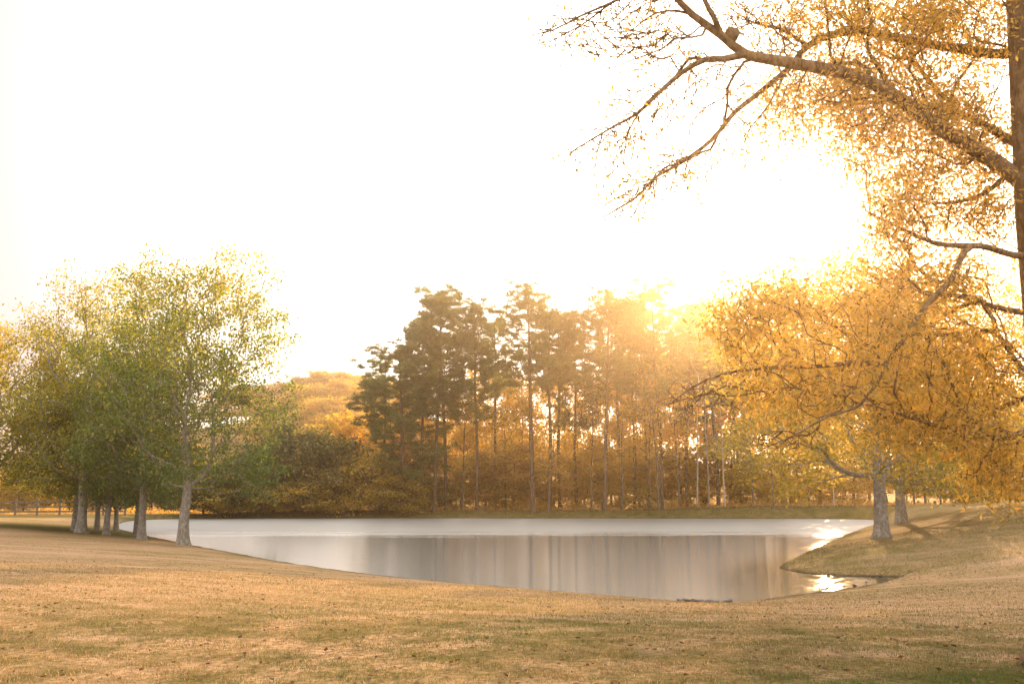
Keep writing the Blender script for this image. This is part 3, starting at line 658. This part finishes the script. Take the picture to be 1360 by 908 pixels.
def PB(px, py, d, rx, ry, rz, n):
    a = rgN.normal(size=(n, 3)); a /= np.linalg.norm(a, axis=1)[:, None]; a *= rgN.uniform(0, 1, (n, 1)) ** (1 / 2.6)
    out_ = []
    for q in a:
        X, Y = px + q[0] * rx, py + q[1] * ry
        if (X - 1082) ** 2 / 72 ** 2 + (Y - 292) ** 2 / 62 ** 2 < 1: continue
        out_.append(at(X, Y, d + q[2] * rz))
    return out_
dense = []
for b_ in [(1150, 20, 9.3, 130, 55, 1.3, 230), (1260, 40, 9.4, 120, 80, 1.4, 260), (1105, 120, 9.2, 85, 60, 1.0, 190), (1200, 140, 9.3, 110, 60, 1.2, 210), (1290, 170, 9.4, 70, 60, 1.2, 120),
           (1150, 195, 9.4, 80, 40, 1.0, 110), (1230, 250, 9.4, 90, 60, 1.2, 170), (1310, 270, 9.4, 50, 60, 1.0, 70), (1180, 300, 9.2, 60, 50, 1.0, 90), (1040, 160, 9.2, 30, 60, .6, 40),
           (1230, 370, 9, 90, 50, 1.2, 120), (1130, 400, 8.8, 100, 50, 1.2, 130), (1020, 400, 8.8, 65, 42, 1, 80), (975, 440, 8.8, 50, 30, 1, 40), (1180, 470, 8.4, 140, 60, 1.2, 200), (1300, 480, 9, 70, 60, 1.0, 110), (1060, 510, 8.2, 100, 50, .9, 100),
           (1240, 560, 8.6, 110, 45, 1.1, 150), (1320, 610, 8.8, 55, 45, .8, 90), (1340, 640, 8.9, 30, 30, .5, 30), (1300, -110, 9.5, 200, 70, 1.6, 160), (1120, -90, 9.5, 120, 50, 1.3, 80), (1560, 250, 9, 120, 250, 1.6, 160)]:
    dense += PB(*b_)
sparse = []
for b_ in [(860, 160, 8.3, 70, 60, .5, 50), (905, 235, 8.6, 60, 45, .5, 40), (835, 265, 8.6, 45, 40, .4, 30), (800, 205, 8.2, 60, 50, .4, 28), (770, 45, 8.1, 70, 40, .5, 46), (850, 30, 8.5, 70, 45, .6, 70),
           (940, 110, 8.6, 60, 50, .5, 40), (985, 190, 8.8, 40, 50, .4, 24), (1000, 20, 9.3, 70, 35, .7, 60), (880, 70, 8.4, 80, 30, .5, 36), (930, 530, 8.2, 60, 30, .4, 14), (1040, 585, 7.5, 50, 18, .3, 14), (1035, 60, 9.1, 40, 30, .5, 26)]:
    sparse += PB(*b_[:6], int(b_[6] * 5.5))
n0_ = s.n; s.grow(sparse, .3, .11, .05, rgN); n1_ = s.n; nsp = len(s.tips)
s.grow(dense, .30, .14, .05, rgN)
s.radii(.3, .6, .0042); s.r[n0_:n1_] = np.minimum(s.r[n0_:n1_], .0042 + .0007 * np.sqrt(s.cnt[n0_:n1_]))
near_root = empty('large_oak_tree', (tb[0], D0, tz)); tag(near_root, 'large near oak at the right edge, half-bare limbs and bronze leaves across the sky', 'tree')
V, F = s.tubes(True, tz); V = V - np.array([tb[0], D0, tz])
# burl on the limb near the fork
link('trunk', mesh('near_trunk', V, F, True), M['near_bark'], near_root)
# leaves: dense on the right, few on the outer twigs
tips = s.P[np.array(s.tips)]; ntip = len(tips)
per = np.where(np.arange(ntip) < nsp, 1.1, 30) * rgN.gamma(1.0, 1.0, ntip)
ii = np.repeat(np.arange(ntip), per.astype(int)); sp = np.where(ii < nsp, .055, .11)
Q = tips[ii] + rgN.normal(0, 1, (len(ii), 3)) * sp[:, None]
fn = s.fine(.004); Q2 = np.repeat(fn, 1, 0)[rgN.random(len(fn)) < .35]; 
x_at = lambda A: 680 + F_PX * A[:, 0] / (A[:, 1] * math.cos(PITCH))
Q2 = Q2[(x_at(Q2) > 1000)]
Q = np.vstack([Q, Q2 + rgN.normal(0, .03, Q2.shape)]) - np.array([tb[0], D0, tz])
V, F, r = leaves(Q, .045, .40, rgN, .5)
link('crown', mesh('near_crown', V, F, False, {'rnd': ('FACE', r)}), M['near_leaf'], near_root)
bc = at(972, 46, 8.42); V = []; ns, nr = 14, 9
for i in range(nr):
    th = math.pi * i / (nr - 1)
    for j in range(ns):
        a = 6.2832 * j / ns; q = 1 + .18 * math.sin(3 * a + 2 * th) + .12 * math.sin(5 * a)
        V.append((bc[0] - tb[0] + .072 * q * math.sin(th) * math.cos(a), bc[1] - D0 + .06 * q * math.sin(th) * math.sin(a), bc[2] - tz + .062 * q * math.cos(th)))
F = [[i * ns + j, i * ns + (j + 1) % ns, (i + 1) * ns + (j + 1) % ns, (i + 1) * ns + j] for i in range(nr - 1) for j in range(ns)]
link('burl', mesh('burl', V, np.array(F), True), M['near_bark'], near_root)

# ------------------------------------------------------------------ fence beyond the left lawn
m, t, b, out = newmat('weathered_wood'); n1 = noisen(t, None, 12, 6, .7)
t.links.new(ramp(t, [(.3, (.07, .055, .04)), (.7, (.20, .165, .13))], n1.outputs[0]).outputs[0], b.inputs['Base Color']); b.inputs['Roughness'].default_value = .9
M['wood'] = m
def boxm(name, sx_, sy_, sz_, bev=.01):
    import bmesh
    bm = bmesh.new(); bmesh.ops.create_cube(bm, size=1)
    for v in bm.verts: v.co = Vector((v.co.x * sx_, v.co.y * sy_, v.co.z * sz_))
    bmesh.ops.bevel(bm, geom=bm.edges[:], offset=bev, segments=1, affect='EDGES')
    me = bpy.data.meshes.new(name); bm.to_mesh(me); bm.free(); return me
fd = 88.; fx = [at(px, 670, fd)[0] for px in (-38, -9, 21, 50, 80, 109, 138, 167)]
fz = [gz1(x, fd) for x in fx]
fe = empty('rail_fence', (fx[0], fd, fz[0])); tag(fe, 'weathered wooden post and rail fence behind the left group of oaks', 'fence')
pm = boxm('post', .17, .17, 1.75, .02)
for x, z in zip(fx, fz): link('post', pm, M['wood'], fe, (x - fx[0], 0, z - fz[0] + .62))
for i in range(len(fx) - 1):
    dx = fx[i + 1] - fx[i]; dz = fz[i + 1] - fz[i]
    for k, h in enumerate((.35, .75, 1.2)):
        o = link('rail', boxm('rail', dx - .175, .05, .14, .008), M['wood'], fe, ((fx[i] + fx[i + 1]) / 2 - fx[0], .0, (fz[i] + fz[i + 1]) / 2 - fz[0] + h))
        o.rotation_euler = (0, -math.atan2(dz, dx), rr_.uniform(-.004, .004))

# ------------------------------------------------------------------ stones at the water's edge
m, t, b, out = newmat('grey_stone'); n1 = noisen(t, None, 9, 6, .7)
t.links.new(ramp(t, [(.3, (.05, .045, .04)), (.7, (.15, .13, .11))], n1.outputs[0]).outputs[0], b.inputs['Base Color']); b.inputs['Roughness'].default_value = .85; bump(t, n1.outputs[0], .8, .02, b)
M['stone'] = m
def stone(seed):
    import bmesh
    rg = np.random.default_rng(seed); bm = bmesh.new(); bmesh.ops.create_icosphere(bm, subdivisions=2, radius=.5); ph = rg.uniform(0, 6, 6)
    for v in bm.verts:
        c = v.co; k = 1 + .18 * math.sin(3 * c.x * 2 + ph[0]) + .16 * math.sin(5 * c.y + ph[1]) + .12 * math.sin(7 * c.z + ph[2])
        v.co = Vector((c.x * k * 1.2, c.y * k, c.z * k * .6))
    me = bpy.data.meshes.new('stone'); bm.to_mesh(me); bm.free(); me.materials.append(M['stone']); return me
ST = [stone(i) for i in range(3)]
def along(pxs, lab, group, s0, s1, off=.1):
    for i, px in enumerate(sorted(pxs)):
        A = [p for p in SHP if p[1] < (26 if 'near' in lab else 60)]
        A = [(abs(680 + F_PX * p[0] / p[1] / math.cos(PITCH) * .992 - px), p) for p in SHP if (p[1] < 26 if 'near' in lab else (p[1] > 26 and p[0] > 7 and p[1] < 40))]
        p = min(A, key=lambda q: q[0])[1]; dirx = at(px, 760, p[1])[0]
        o = link('shore_stone', ST[i % 3], None, None, (dirx, p[1] + rr_.uniform(-.1, .1), .03)); k = rr_.uniform(s0, s1)
        o.scale = (k, k, k * rr_.uniform(.7, 1)); o.rotation_euler = (rr_.uniform(-.2, .2), rr_.uniform(-.2, .2), rr_.uniform(0, 6))
        tag(o, lab % ORD[i], 'stone', group)
along([903, 912, 920, 926, 932, 941, 952, 960, 968], 'small dark stone on the near shore of the pond, %s from the left', 'stones on the near shore', .07, .2)
along([1098, 1112, 1121, 1133, 1141, 1150, 1158, 1170], 'small stone at the foot of the grassy point, %s from the left', 'stones below the grassy point', .05, .12)

# ------------------------------------------------------------------ grass and leaf litter (uncountable)
def blades(n, x, y, h, w_, rg, bias):
    z = gz(x, y); a = rg.uniform(0, 6.283, n); lean = rg.normal(0, .55, (n, 2)) * h[:, None]
    b0 = np.stack([x - np.cos(a) * w_, y - np.sin(a) * w_, z - .01], 1); b1 = np.stack([x + np.cos(a) * w_, y + np.sin(a) * w_, z - .01], 1)
    tp = np.stack([x + lean[:, 0], y + lean[:, 1], z + h], 1)
    V = np.stack([b0, b1, tp], 1).reshape(-1, 3); F = np.arange(3 * n).reshape(n, 3)
    return V, F, np.clip(bias + rg.normal(0, .2, n), 0, 1)
rgB = np.random.default_rng(99)
n = 330000; u = rgB.uniform(0, 1, n); y = 6.5 * (24 / 6.5) ** (u ** 1.0); x = rgB.uniform(-.56, .56, n) * y
k = sdist(x, y) > .3; x = x[k]; y = y[k]; n = len(x)
nz = noise(x, y, .35, 3); keep = rgB.random(n) < np.clip(.6 + .5 * nz, .15, 1); x = x[keep]; y = y[keep]; nz = nz[keep]; n = len(x)
h = rgB.uniform(.008, .026, n) * (1 + .5 * np.clip(nz, -1, 1)) * (1 + y / 40); w_ = rgB.uniform(.002, .004, n) * (1 + y / 18)
V, F, r = blades(n, x, y, h, w_, rgB, .30 + .16 * ss((y - 10) / 8) - .24 * noise(x, y, 1.6, 9) - .2 * noise(x, y, 5, 44) - .12 * nz - .7 * np.exp(-((x - 3.9) ** 2 / 2 + (y - 8.1) ** 2 / .35)))  # blades darken toward the camera, with some shade put into the colour
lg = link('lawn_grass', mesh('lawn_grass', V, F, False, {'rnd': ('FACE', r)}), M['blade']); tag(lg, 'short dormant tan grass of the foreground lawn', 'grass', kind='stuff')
# rough grass on the dam, point and waterline
per_x = []; per_y = []
n = 26000; x = rgB.uniform(-36, 36, n); y = rgB.uniform(86, 92, n)
n2 = 16000; x2 = rgB.uniform(8, 24, n2); y2 = rgB.uniform(27, 40, n2)
x = np.concatenate([x, x2]); y = np.concatenate([y, y2]); d = sdist(x, y); k = (d > .05) & ((d < 4) | (y < 60)) & ((y > 60) | (rgB.random(len(x)) < np.exp(-d / 1.2) + .25)); x = x[k]; y = y[k]; n = len(x)
h = rgB.uniform(.05, .16, n) * np.where(y > 60, 1.0, .55); w_ = np.where(y > 60, .02, .007)
V, F, r = blades(n, x, y, h, w_, rgB, .45)
bgm = link('bank_grass', mesh('bank_grass', V, F, False, {'rnd': ('FACE', r)}), M['bankgrass']); tag(bgm, 'rougher green-brown grass fringing the pond banks and dam', 'grass', kind='stuff')
n = 2600; y = 6.5 * (34 / 6.5) ** rgB.uniform(0, 1, n); x = rgB.uniform(-.56, .56, n) * y; k = sdist(x, y) > .4; x = x[k]; y = y[k]; n = len(x)
C = np.stack([x, y, gz(x, y) + .02], 1); V, F, r = leaves(C, .055, .6, rgB, 0)
V[:, 2] = np.repeat(C[:, 2], 4) + (V[:, 2] - np.repeat(C[:, 2], 4)) * .5
fl_ = link('fallen_leaves', mesh('fallen_leaves', V, F, False, {'rnd': ('FACE', r)}), M['fallen']); tag(fl_, 'dry brown leaves scattered over the lawn', 'fallen leaves', kind='stuff')

# ------------------------------------------------------------------ haze
HX, Y0, Y1, ZT = 780., -230., 880., 45.
me = bpy.data.meshes.new('haze'); v = [(sx_ * HX, y_, z_) for z_ in (-3.0, ZT) for sx_, y_ in ((-1, Y0), (1, Y0), (1, Y1), (-1, Y1))]
me.from_pydata(v, [], [(3, 2, 1, 0), (4, 5, 6, 7), (0, 1, 5, 4), (1, 2, 6, 5), (2, 3, 7, 6), (3, 0, 4, 7)])
m, t, b, out = newmat('haze'); t.nodes.remove(b)
pv = N(t, 'ShaderNodeVolumePrincipled'); pv.inputs['Color'].default_value = HAZE_COLOR; pv.inputs['Density'].default_value = HAZE_DENSITY
pv.inputs['Anisotropy'].default_value = HAZE_G; t.links.new(pv.outputs[0], out.inputs['Volume'])
hz = link('haze', me, m); tag(hz, 'warm evening haze over the pond and woods', 'haze', kind='stuff')
